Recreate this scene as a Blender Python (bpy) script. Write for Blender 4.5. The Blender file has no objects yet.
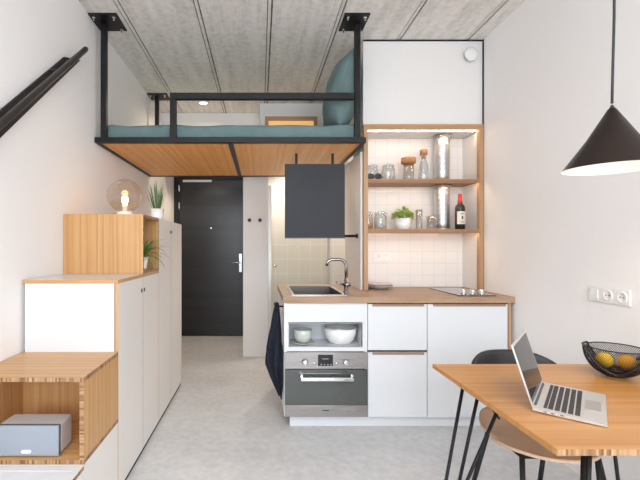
import bpy, bmesh, math, random
from mathutils import Vector, Matrix, noise as mnoise
random.seed(7)
PI = math.pi
sc = bpy.context.scene
col = sc.collection
EYE = 1.31

# ------------------------------------------------------------------ materials
def new_mat(name):
    m = bpy.data.materials.new(name); m.use_nodes = True
    nt = m.node_tree
    return m, nt, nt.nodes['Principled BSDF']

def plain(name, c, rough=.5, metal=0., coat=0., bump=0., bscale=200., spec=.5, vary=0., vscale=6.):
    m, nt, b = new_mat(name)
    b.inputs['Base Color'].default_value = (*c, 1)
    b.inputs['Roughness'].default_value = rough
    b.inputs['Metallic'].default_value = metal
    b.inputs['Coat Weight'].default_value = coat
    b.inputs['Specular IOR Level'].default_value = spec
    if bump or vary:
        tc = nt.nodes.new('ShaderNodeTexCoord')
    if vary:
        n = nt.nodes.new('ShaderNodeTexNoise'); n.inputs['Scale'].default_value = vscale; n.inputs['Detail'].default_value = 6
        nt.links.new(tc.outputs['Object'], n.inputs['Vector'])
        r = nt.nodes.new('ShaderNodeValToRGB')
        r.color_ramp.elements[0].position = .3; r.color_ramp.elements[1].position = .7
        r.color_ramp.elements[0].color = (*[max(0, x*(1-vary)) for x in c], 1)
        r.color_ramp.elements[1].color = (*[min(1, x*(1+vary)) for x in c], 1)
        nt.links.new(n.outputs['Fac'], r.inputs['Fac']); nt.links.new(r.outputs['Color'], b.inputs['Base Color'])
    if bump:
        n = nt.nodes.new('ShaderNodeTexNoise'); n.inputs['Scale'].default_value = bscale; n.inputs['Detail'].default_value = 4
        nt.links.new(tc.outputs['Object'], n.inputs['Vector'])
        bp = nt.nodes.new('ShaderNodeBump'); bp.inputs['Strength'].default_value = bump; bp.inputs['Distance'].default_value = .01
        nt.links.new(n.outputs['Fac'], bp.inputs['Height']); nt.links.new(bp.outputs['Normal'], b.inputs['Normal'])
    return m

def strips(name, across, along, c_dark, c_mid, c_light, strip=.013, rough=.42, grain=1., coat=.12):
    """laminated bamboo: thin strips side by side across one axis, fine fibres along the other"""
    m, nt, b = new_mat(name)
    N, L = nt.nodes, nt.links
    tc = N.new('ShaderNodeTexCoord')
    sep = N.new('ShaderNodeSeparateXYZ'); L.new(tc.outputs['Object'], sep.inputs[0])
    d = N.new('ShaderNodeMath'); d.operation = 'DIVIDE'; d.inputs[1].default_value = strip
    L.new(sep.outputs[across], d.inputs[0])
    fl = N.new('ShaderNodeMath'); fl.operation = 'FLOOR'; L.new(d.outputs[0], fl.inputs[0])
    # strips are cut to finite lengths
    d2 = N.new('ShaderNodeMath'); d2.operation = 'DIVIDE'; d2.inputs[1].default_value = 40.
    L.new(sep.outputs[along], d2.inputs[0])
    ad = N.new('ShaderNodeMath'); ad.operation = 'MULTIPLY_ADD'; ad.inputs[1].default_value = .377
    L.new(fl.outputs[0], ad.inputs[0]); L.new(d2.outputs[0], ad.inputs[2])
    fl2 = N.new('ShaderNodeMath'); fl2.operation = 'FLOOR'; L.new(ad.outputs[0], fl2.inputs[0])
    cb = N.new('ShaderNodeCombineXYZ'); L.new(fl.outputs[0], cb.inputs[0]); L.new(fl2.outputs[0], cb.inputs[1])
    wn = N.new('ShaderNodeTexWhiteNoise'); wn.noise_dimensions = '3D'; L.new(cb.outputs[0], wn.inputs['Vector'])
    mp = N.new('ShaderNodeMapping'); sc_ = [12.]*3; sc_['XYZ'.index(across)] = 220.; sc_['XYZ'.index(along)] = 3.
    mp.inputs['Scale'].default_value = sc_
    L.new(tc.outputs['Object'], mp.inputs['Vector'])
    n = N.new('ShaderNodeTexNoise'); n.inputs['Scale'].default_value = 1.; n.inputs['Detail'].default_value = 5
    L.new(mp.outputs[0], n.inputs['Vector'])
    mx = N.new('ShaderNodeMath'); mx.operation = 'MULTIPLY_ADD'; mx.inputs[1].default_value = .68*grain
    L.new(n.outputs['Fac'], mx.inputs[0])
    mm = N.new('ShaderNodeMath'); mm.operation = 'MULTIPLY'; mm.inputs[1].default_value = .34
    L.new(wn.outputs['Value'], mm.inputs[0]); L.new(mm.outputs[0], mx.inputs[2])
    r = N.new('ShaderNodeValToRGB'); e = r.color_ramp.elements
    e[0].position = .12; e[0].color = (*c_dark, 1); e[1].position = .9; e[1].color = (*c_light, 1)
    q = e.new(.5); q.color = (*c_mid, 1)
    L.new(mx.outputs[0], r.inputs['Fac']); L.new(r.outputs['Color'], b.inputs['Base Color'])
    b.inputs['Roughness'].default_value = rough; b.inputs['Coat Weight'].default_value = coat; b.inputs['Coat Roughness'].default_value = .25
    return m

def edge_mat(name, along):
    """cut edge of cross-laminated bamboo board: small end-grain blocks"""
    m, nt, b = new_mat(name); N, L = nt.nodes, nt.links
    tc = N.new('ShaderNodeTexCoord'); sep = N.new('ShaderNodeSeparateXYZ'); L.new(tc.outputs['Object'], sep.inputs[0])
    d = N.new('ShaderNodeMath'); d.operation = 'DIVIDE'; d.inputs[1].default_value = .007; L.new(sep.outputs[along], d.inputs[0])
    fl = N.new('ShaderNodeMath'); fl.operation = 'FLOOR'; L.new(d.outputs[0], fl.inputs[0])
    wn = N.new('ShaderNodeTexWhiteNoise'); wn.noise_dimensions = '1D'; L.new(fl.outputs[0], wn.inputs['W'])
    r = N.new('ShaderNodeValToRGB'); e = r.color_ramp.elements
    e[0].position = .0; e[0].color = (.15, .065, .025, 1); e[1].position = 1.; e[1].color = (.48, .31, .165, 1)
    q = e.new(.45); q.color = (.35, .19, .085, 1)
    L.new(wn.outputs['Value'], r.inputs['Fac']); L.new(r.outputs['Color'], b.inputs['Base Color'])
    b.inputs['Roughness'].default_value = .5
    return m

def tile_mat(name, axes, w, h, c1, c2, grout, rough=.15):
    m, nt, b = new_mat(name); N, L = nt.nodes, nt.links
    tc = N.new('ShaderNodeTexCoord'); sep = N.new('ShaderNodeSeparateXYZ'); L.new(tc.outputs['Object'], sep.inputs[0])
    cb = N.new('ShaderNodeCombineXYZ'); L.new(sep.outputs[axes[0]], cb.inputs[0]); L.new(sep.outputs[axes[1]], cb.inputs[1])
    br = N.new('ShaderNodeTexBrick'); br.offset = 0.; br.inputs['Scale'].default_value = 1.
    br.inputs['Brick Width'].default_value = w; br.inputs['Row Height'].default_value = h
    br.inputs['Mortar Size'].default_value = .0022; br.inputs['Mortar Smooth'].default_value = .2
    br.inputs['Color1'].default_value = (*c1, 1); br.inputs['Color2'].default_value = (*c2, 1); br.inputs['Mortar'].default_value = (*grout, 1)
    L.new(cb.outputs[0], br.inputs['Vector']); L.new(br.outputs['Color'], b.inputs['Base Color'])
    bp = N.new('ShaderNodeBump'); bp.invert = True; bp.inputs['Strength'].default_value = .4; bp.inputs['Distance'].default_value = .002
    L.new(br.outputs['Fac'], bp.inputs['Height']); L.new(bp.outputs['Normal'], b.inputs['Normal'])
    b.inputs['Roughness'].default_value = rough
    return m

def concrete(name, cs, scale=(6, 1.2, 6), rough=.8, pits=True, spec=.3, bump=.25, fine=.35):
    m, nt, b = new_mat(name); N, L = nt.nodes, nt.links
    tc = N.new('ShaderNodeTexCoord'); mp = N.new('ShaderNodeMapping'); mp.inputs['Scale'].default_value = scale
    L.new(tc.outputs['Object'], mp.inputs['Vector'])
    n = N.new('ShaderNodeTexNoise'); n.inputs['Scale'].default_value = 1.; n.inputs['Detail'].default_value = 9; n.inputs['Roughness'].default_value = .62
    L.new(mp.outputs[0], n.inputs['Vector'])
    n2 = N.new('ShaderNodeTexNoise'); n2.inputs['Scale'].default_value = 22.; n2.inputs['Detail'].default_value = 8
    L.new(tc.outputs['Object'], n2.inputs['Vector'])
    mx = N.new('ShaderNodeMath'); mx.operation = 'MULTIPLY_ADD'; mx.inputs[1].default_value = fine
    mn = N.new('ShaderNodeMath'); mn.operation = 'MULTIPLY'; mn.inputs[1].default_value = 1-fine
    L.new(n.outputs['Fac'], mn.inputs[0]); L.new(n2.outputs['Fac'], mx.inputs[0]); L.new(mn.outputs[0], mx.inputs[2])
    r = N.new('ShaderNodeValToRGB'); e = r.color_ramp.elements
    e[0].position = .34; e[0].color = (*cs[0], 1); e[1].position = .66; e[1].color = (*cs[2], 1); q = e.new(.5); q.color = (*cs[1], 1)
    L.new(mx.outputs[0], r.inputs['Fac'])
    out = r.outputs['Color']
    if pits:
        v = N.new('ShaderNodeTexVoronoi'); v.inputs['Scale'].default_value = 14.; L.new(tc.outputs['Object'], v.inputs['Vector'])
        rr = N.new('ShaderNodeValToRGB'); rr.color_ramp.elements[0].position = .05; rr.color_ramp.elements[1].position = .09
        rr.color_ramp.elements[0].color = (.45, .43, .4, 1); rr.color_ramp.elements[1].color = (1, 1, 1, 1)
        L.new(v.outputs['Distance'], rr.inputs['Fac'])
        mu = N.new('ShaderNodeMix'); mu.data_type = 'RGBA'; mu.blend_type = 'MULTIPLY'; mu.inputs['Factor'].default_value = .6
        L.new(out, mu.inputs['A']); L.new(rr.outputs['Color'], mu.inputs['B']); out = mu.outputs['Result']
    L.new(out, b.inputs['Base Color'])
    bp = N.new('ShaderNodeBump'); bp.inputs['Strength'].default_value = bump; bp.inputs['Distance'].default_value = .004
    L.new(mx.outputs[0], bp.inputs['Height']); L.new(bp.outputs['Normal'], b.inputs['Normal'])
    b.inputs['Roughness'].default_value = rough; b.inputs['Specular IOR Level'].default_value = spec
    return m

def brushed(name, c, rough=.3, axis='Z', amount=.12):
    m, nt, b = new_mat(name); N, L = nt.nodes, nt.links
    tc = N.new('ShaderNodeTexCoord'); mp = N.new('ShaderNodeMapping')
    s = [4., 4., 4.]; s['XYZ'.index(axis)] = 260.; mp.inputs['Scale'].default_value = s
    L.new(tc.outputs['Object'], mp.inputs['Vector'])
    n = N.new('ShaderNodeTexNoise'); n.inputs['Scale'].default_value = 1.; n.inputs['Detail'].default_value = 3; L.new(mp.outputs[0], n.inputs['Vector'])
    r = N.new('ShaderNodeMapRange'); r.inputs['To Min'].default_value = rough-amount; r.inputs['To Max'].default_value = rough+amount
    L.new(n.outputs['Fac'], r.inputs['Value']); L.new(r.outputs[0], b.inputs['Roughness'])
    b.inputs['Base Color'].default_value = (*c, 1); b.inputs['Metallic'].default_value = 1.
    return m

def clear_glass(name, tint=(1, 1, 1), refl=.08, edge=.55, rough=.02, haze=0.):
    m = bpy.data.materials.new(name); m.use_nodes = True; nt = m.node_tree; N, L = nt.nodes, nt.links
    N.remove(N['Principled BSDF']); out = N['Material Output']
    t = N.new('ShaderNodeBsdfTransparent'); t.inputs[0].default_value = (*tint, 1)
    g = N.new('ShaderNodeBsdfGlossy'); g.inputs['Roughness'].default_value = rough; g.inputs['Color'].default_value = (.95, .95, .95, 1)
    lw = N.new('ShaderNodeLayerWeight'); lw.inputs['Blend'].default_value = .35
    r = N.new('ShaderNodeMapRange'); r.inputs['To Min'].default_value = refl; r.inputs['To Max'].default_value = edge
    L.new(lw.outputs['Facing'], r.inputs['Value'])
    mx = N.new('ShaderNodeMixShader'); L.new(r.outputs[0], mx.inputs[0]); L.new(t.outputs[0], mx.inputs[1]); L.new(g.outputs[0], mx.inputs[2])
    L.new(mx.outputs[0], out.inputs['Surface'])
    return m

def emit(name, c, s):
    m, nt, b = new_mat(name)
    b.inputs['Base Color'].default_value = (*c, 1)
    b.inputs['Emission Color'].default_value = (*c, 1); b.inputs['Emission Strength'].default_value = s
    return m

M = {}
M['wall'] = plain('painted_plaster', (.86, .84, .83), .85, bump=.06, bscale=60, spec=.2)
M['joint'] = plain('dark_joint', (.16, .13, .10), .9, vary=.7, vscale=9)  # mottled dark brown slab seen between the ceiling boards
M['white'] = plain('white_lacquer', (.71, .723, .74), .35, spec=.4)
M['white_warm'] = plain('white_panel', (.79, .768, .745), .5, spec=.3)
M['cream'] = plain('cream_cabinet_front', (.78, .745, .71), .45, spec=.35)
M['ceramic'] = plain('white_ceramic', (.85, .85, .84), .15, coat=.4)
M['celadon'] = plain('grey_green_ceramic', (.55, .58, .54), .2, coat=.4, vary=.06, vscale=40)
M['grey_ceramic'] = plain('grey_ceramic', (.42, .43, .43), .3)
M['pink_ceramic'] = plain('pinkish_ceramic', (.72, .55, .5), .3)
M['laminate'] = plain('pale_laminate', (.74, .715, .70), .3, coat=.2)
M['plastic'] = plain('white_plastic', (.82, .81, .79), .35)
M['black'] = plain('black_powder_coat', (.011, .010, .0105), .45, bump=.05, bscale=500, spec=.3)
M['black_soft'] = plain('black_plastic', (.02, .02, .022), .5)
M['board'] = plain('charcoal_board', (.042, .045, .052), .55, spec=.25, vary=.08, vscale=3)
M['rail'] = plain('dark_bronze_steel', (.035, .030, .030), .38, metal=.4)
M['lamp_out'] = brushed('bronze_black_shade', (.06, .047, .042), .40, 'Z', .05)
M['lamp_in'] = plain('white_inner_shade', (.9, .88, .85), .5)
M['chrome'] = plain('chrome', (.82, .82, .83), .12, metal=1.)
M['dark_chrome'] = plain('dark_chrome', (.33, .32, .32), .14, metal=1.)
M['steel'] = brushed('brushed_steel', (.40, .375, .36), .30, 'Z')
M['sink_steel'] = brushed('sink_steel', (.15, .135, .125), .36, 'X')
M['duct'] = brushed('galvanised_duct', (.62, .63, .64), .36, 'X', .08)
M['oven_glass'] = plain('dark_oven_glass', (.085, .092, .085), .10, metal=.2, coat=.3)
M['display'] = plain('black_display', (.008, .008, .01), .12)
M['hob'] = plain('black_glass_hob', (.025, .024, .025), .06, coat=.5)
M['teal'] = plain('teal_linen', (.155, .225, .225), .9, bump=.35, bscale=350, spec=.1, vary=.10, vscale=9)
M['navy'] = plain('navy_cloth', (.020, .023, .034), .95, bump=.3, bscale=300, spec=.1, vary=.2, vscale=20)
M['cork'] = plain('cork', (.44, .22, .10), .8, bump=.3, bscale=120, vary=.2, vscale=60)
M['leaf'] = plain('green_leaf', (.13, .26, .06), .45, vary=.35, vscale=30)
M['leaf_lime'] = plain('lime_herb_leaf', (.44, .58, .05), .5, vary=.35, vscale=40)
M['leaf_snake'] = plain('grey_green_leaf', (.085, .15, .07), .45, vary=.4, vscale=60)
M['soil'] = plain('soil', (.05, .03, .02), .95)
M['bottle'] = plain('dark_wine_glass', (.012, .008, .008), .08, coat=.6)
M['red'] = plain('red_capsule', (.5, .02, .025), .35)
M['paper'] = plain('paper_label', (.75, .70, .62), .7)
M['ink'] = plain('dark_ink', (.10, .08, .08), .7)
M['pasta'] = plain('dry_pasta', (.62, .42, .20), .7, bump=.6, bscale=90, vary=.3, vscale=70)
M['orange'] = plain('orange_peel', (.85, .37, .01), .45, bump=.15, bscale=220, vary=.12, vscale=14)
M['lemon'] = plain('lemon_peel', (.92, .57, .02), .45, bump=.15, bscale=220, vary=.08, vscale=14)
M['speaker_cloth'] = plain('pale_speaker_grille', (.30, .33, .375), .7, bump=.2, bscale=700, spec=.2)
M['speaker_body'] = plain('pale_grey_shell', (.50, .49, .49), .45)
M['dark_grey'] = plain('dark_grey_trim', (.06, .06, .065), .5)
M['alu'] = plain('bead_blasted_aluminium', (.62, .59, .555), .42, metal=.6)
M['key'] = plain('black_key', (.03, .028, .028), .5)
M['screen'] = plain('glossy_dark_screen', (.02, .018, .017), .06, spec=.14)
M['wire'] = plain('black_wire', (.02, .017, .017), .4, metal=.3)
M['door'] = plain('anthracite_frame', (.011, .011, .0125), .4, spec=.4)
M['pull'] = plain('brown_grip_strip', (.33, .21, .14), .45)
M['hole'] = plain('dark_finger_hole', (.03, .025, .022), .7)
M['gap_shade'] = plain('black_shadow_gap', (.015, .014, .014), .8)  # black colour standing in for shade in gaps and seams
DK, MD, LT = (.42, .195, .062), (.57, .315, .125), (.68, .425, .20)
def bam(ac, al): 
    k = 'bam'+ac+al
    if k not in M: M[k] = strips('bamboo_'+ac.lower()+al.lower(), ac, al, DK, MD, LT)
    return M[k]
M['loft'] = strips('loft_bamboo', 'X', 'Y', (.46, .17, .04), (.72, .32, .085), (.85, .46, .16), .024, .5, 1.5, 0)
M['door_leaf'] = strips('anthracite_door', 'Z', 'X', (.007, .007, .008), (.013, .013, .0145), (.024, .024, .026), .09, .30, 1.3, 0)
M['table'] = strips('table_bamboo', 'Y', 'X', (.38, .16, .038), (.53, .245, .068), (.63, .335, .11), .02, .33, .8)
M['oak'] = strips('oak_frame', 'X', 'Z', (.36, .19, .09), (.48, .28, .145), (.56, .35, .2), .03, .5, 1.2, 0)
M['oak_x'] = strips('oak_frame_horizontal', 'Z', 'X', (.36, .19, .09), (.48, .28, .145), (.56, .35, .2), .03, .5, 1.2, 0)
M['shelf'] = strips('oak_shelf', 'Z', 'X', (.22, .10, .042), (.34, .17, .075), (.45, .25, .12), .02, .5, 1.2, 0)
M['worktop'] = strips('oak_worktop', 'Y', 'X', (.20, .115, .062), (.34, .21, .125), (.46, .305, .20), .045, .42, 1.3, 0)
M['seatwood'] = strips('birch_seat', 'X', 'Y', (.56, .39, .26), (.66, .47, .32), (.72, .53, .38), .3, .5, .8, 0)
for a in 'XYZ': M['edge'+a] = edge_mat('bamboo_cut_edge_'+a.lower(), a)
M['tile'] = tile_mat('white_wall_tile', ('X', 'Z'), .104, .104, (.80, .785, .77), (.78, .765, .75), (.69, .67, .65))
M['tile_shower'] = tile_mat('beige_shower_tile', ('X', 'Z'), .15, .19, (.71, .68, .63), (.69, .66, .61), (.88, .86, .82), .5)
M['floor'] = concrete('poured_grey_floor', ((.52, .525, .53), (.60, .605, .61), (.68, .685, .69)), (2.2, 3.4, 2), .42, False, .4, .03, .5)
M['ceiling'] = concrete('raw_concrete', ((.58, .555, .525), (.75, .725, .69), (.86, .835, .80)), (13, 1.6, 6), .9, True, .2, .3, .4)
M['glass'] = clear_glass('clear_glass', (.93, .94, .94), .06, .65)
M['glass_pane'] = clear_glass('shower_glass', (.93, .93, .91), .0, .12)
M['smoke'] = clear_glass('smoked_glass', (.93, .88, .82), .03, .40)
M['led'] = emit('warm_led_strip', (1., .76, .52), 38.)
M['bulb'] = emit('warm_bulb', (1., .62, .25), 30.)
M['bulb_white'] = emit('white_bulb', (1., .88, .72), 10.)
M['downlight'] = emit('downlight_lens', (1., .9, .75), 3.)
M['warm_pane'] = emit('warm_lit_pane', (1., .58, .22), .42)

# ------------------------------------------------------------------ mesh builder (world coordinates)
def world_off(o):
    v = Vector((0, 0, 0))
    while o is not None:
        v += o.location; o = o.parent
    return v

class MB:
    def __init__(s): s.bm = bmesh.new(); s.mi = 0
    def _tag(s, faces, mi=None):
        for f in faces: f.material_index = s.mi if mi is None else mi
    def box(s, x0, x1, y0, y1, z0, z1, mi=0, bevel=0., seg=2, faces=None):
        """faces: {'-x':index,...} material overrides"""
        vs = [s.bm.verts.new((x, y, z)) for x in (x0, x1) for y in (y0, y1) for z in (z0, z1)]
        q = {'-x': (0, 1, 3, 2), '+x': (4, 6, 7, 5), '-y': (0, 4, 5, 1), '+y': (2, 3, 7, 6), '-z': (0, 2, 6, 4), '+z': (1, 5, 7, 3)}
        fs = []
        for k, ix in q.items():
            f = s.bm.faces.new([vs[i] for i in ix]); f.material_index = (faces or {}).get(k, mi); fs.append(f)
        if bevel:
            es = list({e for f in fs for e in f.edges})
            r = bmesh.ops.bevel(s.bm, geom=es, offset=bevel, segments=seg, profile=.5, affect='EDGES', clamp_overlap=True)
            for f in r['faces']: f.smooth = True
        return s
    def prism(s, pts, axis, a0, a1, mi=0):
        """pts: 2D outline; extruded along axis"""
        def P(p, a):
            return {'X': (a, p[0], p[1]), 'Y': (p[0], a, p[1]), 'Z': (p[0], p[1], a)}[axis]
        A = [s.bm.verts.new(P(p, a0)) for p in pts]; B = [s.bm.verts.new(P(p, a1)) for p in pts]
        n = len(pts); fs = [s.bm.faces.new(A), s.bm.faces.new(list(reversed(B)))]
        for i in range(n): fs.append(s.bm.faces.new((A[i], B[i], B[(i+1) % n], A[(i+1) % n])))
        s._tag(fs, mi); return s
    def lathe(s, prof, c, seg=32, mi=0, axis='Z', smooth=True, close=False):
        """prof: list of (r, h) revolved about an axis through c"""
        def P(r, h, a):
            u, v = r*math.cos(a), r*math.sin(a)
            d = {'Z': (u, v, h), 'Y': (u, h, v), 'X': (h, u, v)}[axis]
            return (c[0]+d[0], c[1]+d[1], c[2]+d[2])
        rings = []
        for r, h in prof:
            if r < 1e-6: rings.append([s.bm.verts.new(P(0, h, 0))])
            else: rings.append([s.bm.verts.new(P(r, h, 2*PI*i/seg)) for i in range(seg)])
        n = len(rings)
        for k in range(n if close else n-1):
            A, B = rings[k], rings[(k+1) % n]
            for i in range(seg):
                j = (i+1) % seg
                if len(A) == 1 and len(B) == 1: continue
                if len(A) == 1: f = s.bm.faces.new((A[0], B[i], B[j]))
                elif len(B) == 1: f = s.bm.faces.new((A[i], A[j], B[0]))
                else: f = s.bm.faces.new((A[i], A[j], B[j], B[i]))
                f.smooth = smooth; f.material_index = mi
        return s
    def cyl(s, c, r, h, seg=24, mi=0, axis='Z'):
        """solid cylinder from c along axis by h, crisp caps"""
        s.lathe([(0, 0), (r, 0)], c, seg, mi, axis, False)
        s.lathe([(r, 0), (r, h)], c, seg, mi, axis, True)
        s.lathe([(r, h), (0, h)], c, seg, mi, axis, False)
        return s
    def tube(s, pts, r, seg=10, mi=0, cap=True, closed=False):
        pts = [Vector(p) for p in pts]; n = len(pts)
        rr = r if hasattr(r, '__len__') else [r]*n
        rings = []; up = None
        for i, p in enumerate(pts):
            if closed: t = (pts[(i+1) % n]-pts[i-1]).normalized()
            else:
                t = (pts[min(i+1, n-1)]-pts[max(i-1, 0)]).normalized()
            if up is None:
                up = Vector((0, 0, 1)) if abs(t.z) < .9 else Vector((0, 1, 0))
            u = (up - t*up.dot(t)).normalized(); v = t.cross(u); up = u
            rings.append([s.bm.verts.new(p+(u*math.cos(2*PI*k/seg)+v*math.sin(2*PI*k/seg))*rr[i]) for k in range(seg)])
        for i in range(n if closed else n-1):
            A, B = rings[i], rings[(i+1) % n]
            for k in range(seg):
                f = s.bm.faces.new((A[k], A[(k+1) % seg], B[(k+1) % seg], B[k])); f.smooth = True; f.material_index = mi
        if cap and not closed:
            s._tag([s.bm.faces.new(list(reversed(rings[0]))), s.bm.faces.new(rings[-1])], mi)
        return s
    def grid(s, fn, nu, nv, mi=0, wrap_u=False, smooth=True):
        V = [[s.bm.verts.new(fn(i/(nu if wrap_u else nu-1), j/(nv-1))) for j in range(nv)] for i in range(nu)]
        for i in range(nu if wrap_u else nu-1):
            for j in range(nv-1):
                f = s.bm.faces.new((V[i][j], V[(i+1) % nu][j], V[(i+1) % nu][j+1], V[i][j+1])); f.smooth = smooth; f.material_index = mi
        return s
    def sphere(s, c, r, mi=0, seg=24, sz=1., sx=1., sy=1.):
        n = seg//2
        prof = [(r*math.sin(PI*i/n), -r*math.cos(PI*i/n)*sz) for i in range(n+1)]
        prof[0] = (0, prof[0][1]); prof[-1] = (0, prof[-1][1])
        b0 = len(s.bm.verts); s.lathe(prof, c, seg, mi)
        s.bm.verts.ensure_lookup_table()
        for v in s.bm.verts[b0:]:
            v.co.x = c[0]+(v.co.x-c[0])*sx; v.co.y = c[1]+(v.co.y-c[1])*sy
        return s
    def xform(s, mat):
        bmesh.ops.transform(s.bm, matrix=mat, verts=s.bm.verts); return s
    def build(s, name, mats, parent=None, origin=None):
        bmesh.ops.recalc_face_normals(s.bm, faces=s.bm.faces)
        if parent is not None: off = world_off(parent); loc = Vector((0, 0, 0))
        else:
            if origin is None:
                xs = [v.co for v in s.bm.verts]
                lo = [min(v[i] for v in xs) for i in range(3)]; hi = [max(v[i] for v in xs) for i in range(3)]
                origin = ((lo[0]+hi[0])/2, (lo[1]+hi[1])/2, lo[2])
            off = Vector(origin); loc = off.copy()
        bmesh.ops.translate(s.bm, verts=s.bm.verts, vec=-off)
        me = bpy.data.meshes.new(name); s.bm.to_mesh(me); s.bm.free()
        for m in (mats if isinstance(mats, (list, tuple)) else [mats]): me.materials.append(m)
        o = bpy.data.objects.new(name, me); col.objects.link(o)
        o.location = loc
        if parent is not None: o.parent = parent
        return o

def tag(o, label=None, cat=None, group=None, kind=None):
    if label: o['label'] = label
    if cat: o['category'] = cat
    if group: o['group'] = group
    if kind: o['kind'] = kind
    return o
def thing(name, loc, label, cat, group=None):
    o = bpy.data.objects.new(name, None); col.objects.link(o); o.location = loc
    o.empty_display_size = .05
    return tag(o, label, cat, group)
def dup(root, loc, label=None, rz=None):
    r = root.copy(); col.objects.link(r); r.location = loc
    if rz is not None: r.rotation_euler.z = rz
    if label: r['label'] = label
    for ch in list(root.children):
        c = ch.copy(); col.objects.link(c); c.parent = r
        for g in list(ch.children):
            d = g.copy(); col.objects.link(d); d.parent = c
    return r
def struct(o): o['kind'] = 'structure'; return o

XL, XR, ZC = -1.25, 1.827, 3.0
YB = -3.4                       # glazed end of the room, behind the camera
# ------------------------------------------------------------------ setting
struct(MB().box(XL-.1, XR+.1, YB-.1, 5.95, -.1, 0).build('floor', M['floor']))
c = MB()
c.box(XL-.1, XR+.1, YB-.1, 5.95, ZC+.012, ZC+.15, mi=1)
jx = [-1.336, -.98, -.43, .085, .60, 1.15, 1.71, 1.93]
for a, b in zip(jx[:-1], jx[1:]):
    y0 = YB-.1
    for y1 in (3.84, 5.95):
        c.box(a+.006, b-.034, y0+.002, y1-.002, ZC, ZC+.014)
        c.box(b-.027, b-.006, y0+.002, y1-.002, ZC+.003, ZC+.014)
        y0 = y1
struct(c.build('ceiling', [M['ceiling'], M['joint']]))
struct(MB().box(XL-.1, XL, YB-.1, 5.95, 0, ZC).build('wall_left', M['wall']))
struct(MB().box(XR, XR+.1, YB-.1, 5.95, 0, ZC).build('wall_right', M['wall']))
struct(MB().box(XL, XR, 5.87, 5.95, 0, ZC).build('wall_end', M['wall']))
w = MB(); w.box(-.2, .092, 4.739, 5.86, 0, 2.40); w.box(0, XR-.002, 4.739, 5.86, 2.402, ZC-.001); w.box(1.22, XR-.002, 4.2, 5.3, 0, 2.40)
struct(w.build('wall_bathroom', M['wall']))
struct(MB().box(XL, -.002, 5.083, 5.82, 2.42, ZC-.001).build('wall_bulkhead', M['wall']))
struct(MB().box(.094, 1.215, 5.2, 5.3, 0, 2.40).build('wall_shower', M['tile_shower']))
k = MB(); k.box(.846, XR-.004, 3.281, 4.737, 2.304, ZC-.006); 
k.box(.829, .845, 3.30, 3.9, .948, 2.085)
struct(k.build('wall_kitchen', M['white_warm']))
struct(MB().box(.852, XR-.004, 3.555, 3.65, .948, 2.30).build('wall_tiled', M['tile']))
struct(MB().box(1.8225, 1.8265, 3.262, 3.2795, .95, ZC-.002).build('shade_line_1', M['gap_shade']))  # black strip in place of the shadow line between panel and wall
struct(MB().box(.846, 1.8225, 3.274, 3.2805, ZC-.012, ZC-.001).build('shade_line_2', M['gap_shade']))  # black strip in place of the shadow line under the ceiling
# the glazed end behind the viewer: steel framed full-height window
f = MB()
for x in (XL, -.24, .78, XR-.05): f.box(x, x+.05, YB-.05, YB, 0, ZC)
for z in (0, .85, ZC-.25): f.box(XL, XR, YB-.045, YB-.005, z, z+(.25 if z > 2 else .06))
struct(f.build('window_2', M['dark_grey']))

# interior window with wooden frame above the bathroom, behind the bed
f = MB(); x0, x1, z0, z1 = .06, .672, 2.45, 2.83; y0, y1 = 4.69, 4.737
f.box(x0, x1, y0, y1, z1-.045, z1); f.box(x0, x1, y0, y1, z0, z0+.045); f.box(x0, x0+.04, y0, y1, z0+.045, z1-.045); f.box(x1-.04, x1, y0, y1, z0+.045, z1-.045)
win = struct(f.build('window_1', M['oak_x']))
MB().box(x0+.04, x1-.04, 4.715, 4.735, z0+.045, z1-.045).build('pane', M['warm_pane'], win)

# entrance door
d = thing('door_1', (-.74, 5.80, 0), None, None); struct(d)
f = MB(); f.box(XL+.002, -1.175, 5.80, 5.865, 0, 2.36); f.box(-.243, -.203, 5.80, 5.865, 0, 2.36); f.box(-1.175, -.243, 5.80, 5.865, 2.272, 2.36)
f.build('door_frame', M['door'], d)
MB().box(-1.172, -.246, 5.812, 5.86, .006, 2.268, bevel=.002).build('door_leaf', M['door_leaf'], d)
MB().box(-1.115, -.70, 5.775, 5.811, 2.236, 2.266, bevel=.004).build('door_closer', M['plastic'], d)
h = MB(); h.box(-.305, -.262, 5.802, 5.812, .93, 1.20, bevel=.004); h.tube([(-.283, 5.812, 1.07), (-.283, 5.755, 1.07), (-.40, 5.755, 1.07)], .010)
h.build('door_handle', M['chrome'], d)
MB().cyl((-.71, 5.806, 1.57), .012, .006, axis='Y').build('peephole', M['chrome'], d)
for z in (.3, 1.15, 1.85, 2.1): MB().cyl((-1.174, 5.803, z), .010, .09).build('hinge', M['chrome'], d)

# shower door edge: glass leaf in chrome profiles
sd = thing('shower_door', (.45, 4.74, 0), 'clear glass shower door in slim chrome profiles, behind the sink', 'shower door')
p = MB(); p.box(.094, .138, 4.72, 4.76, .02, 2.03, bevel=.004); p.build('metal_profile', M['alu'], sd)
p = MB(); p.box(.80, .83, 4.72, 4.76, .02, 2.03, bevel=.004); p.build('metal_profile', M['alu'], sd)
MB().box(.138, .80, 4.736, 4.744, .02, 2.03).build('glass_leaf', M['glass_pane'], sd)
k_ = MB(); k_.lathe([(0, -.035), (.016, -.035), (.022, -.028), (.022, -.014), (.010, -.008), (.010, 0), (0, 0)], (.176, 4.736, 1.08), 20, axis='Y')
k_.build('knob', M['chrome'], sd)

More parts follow.
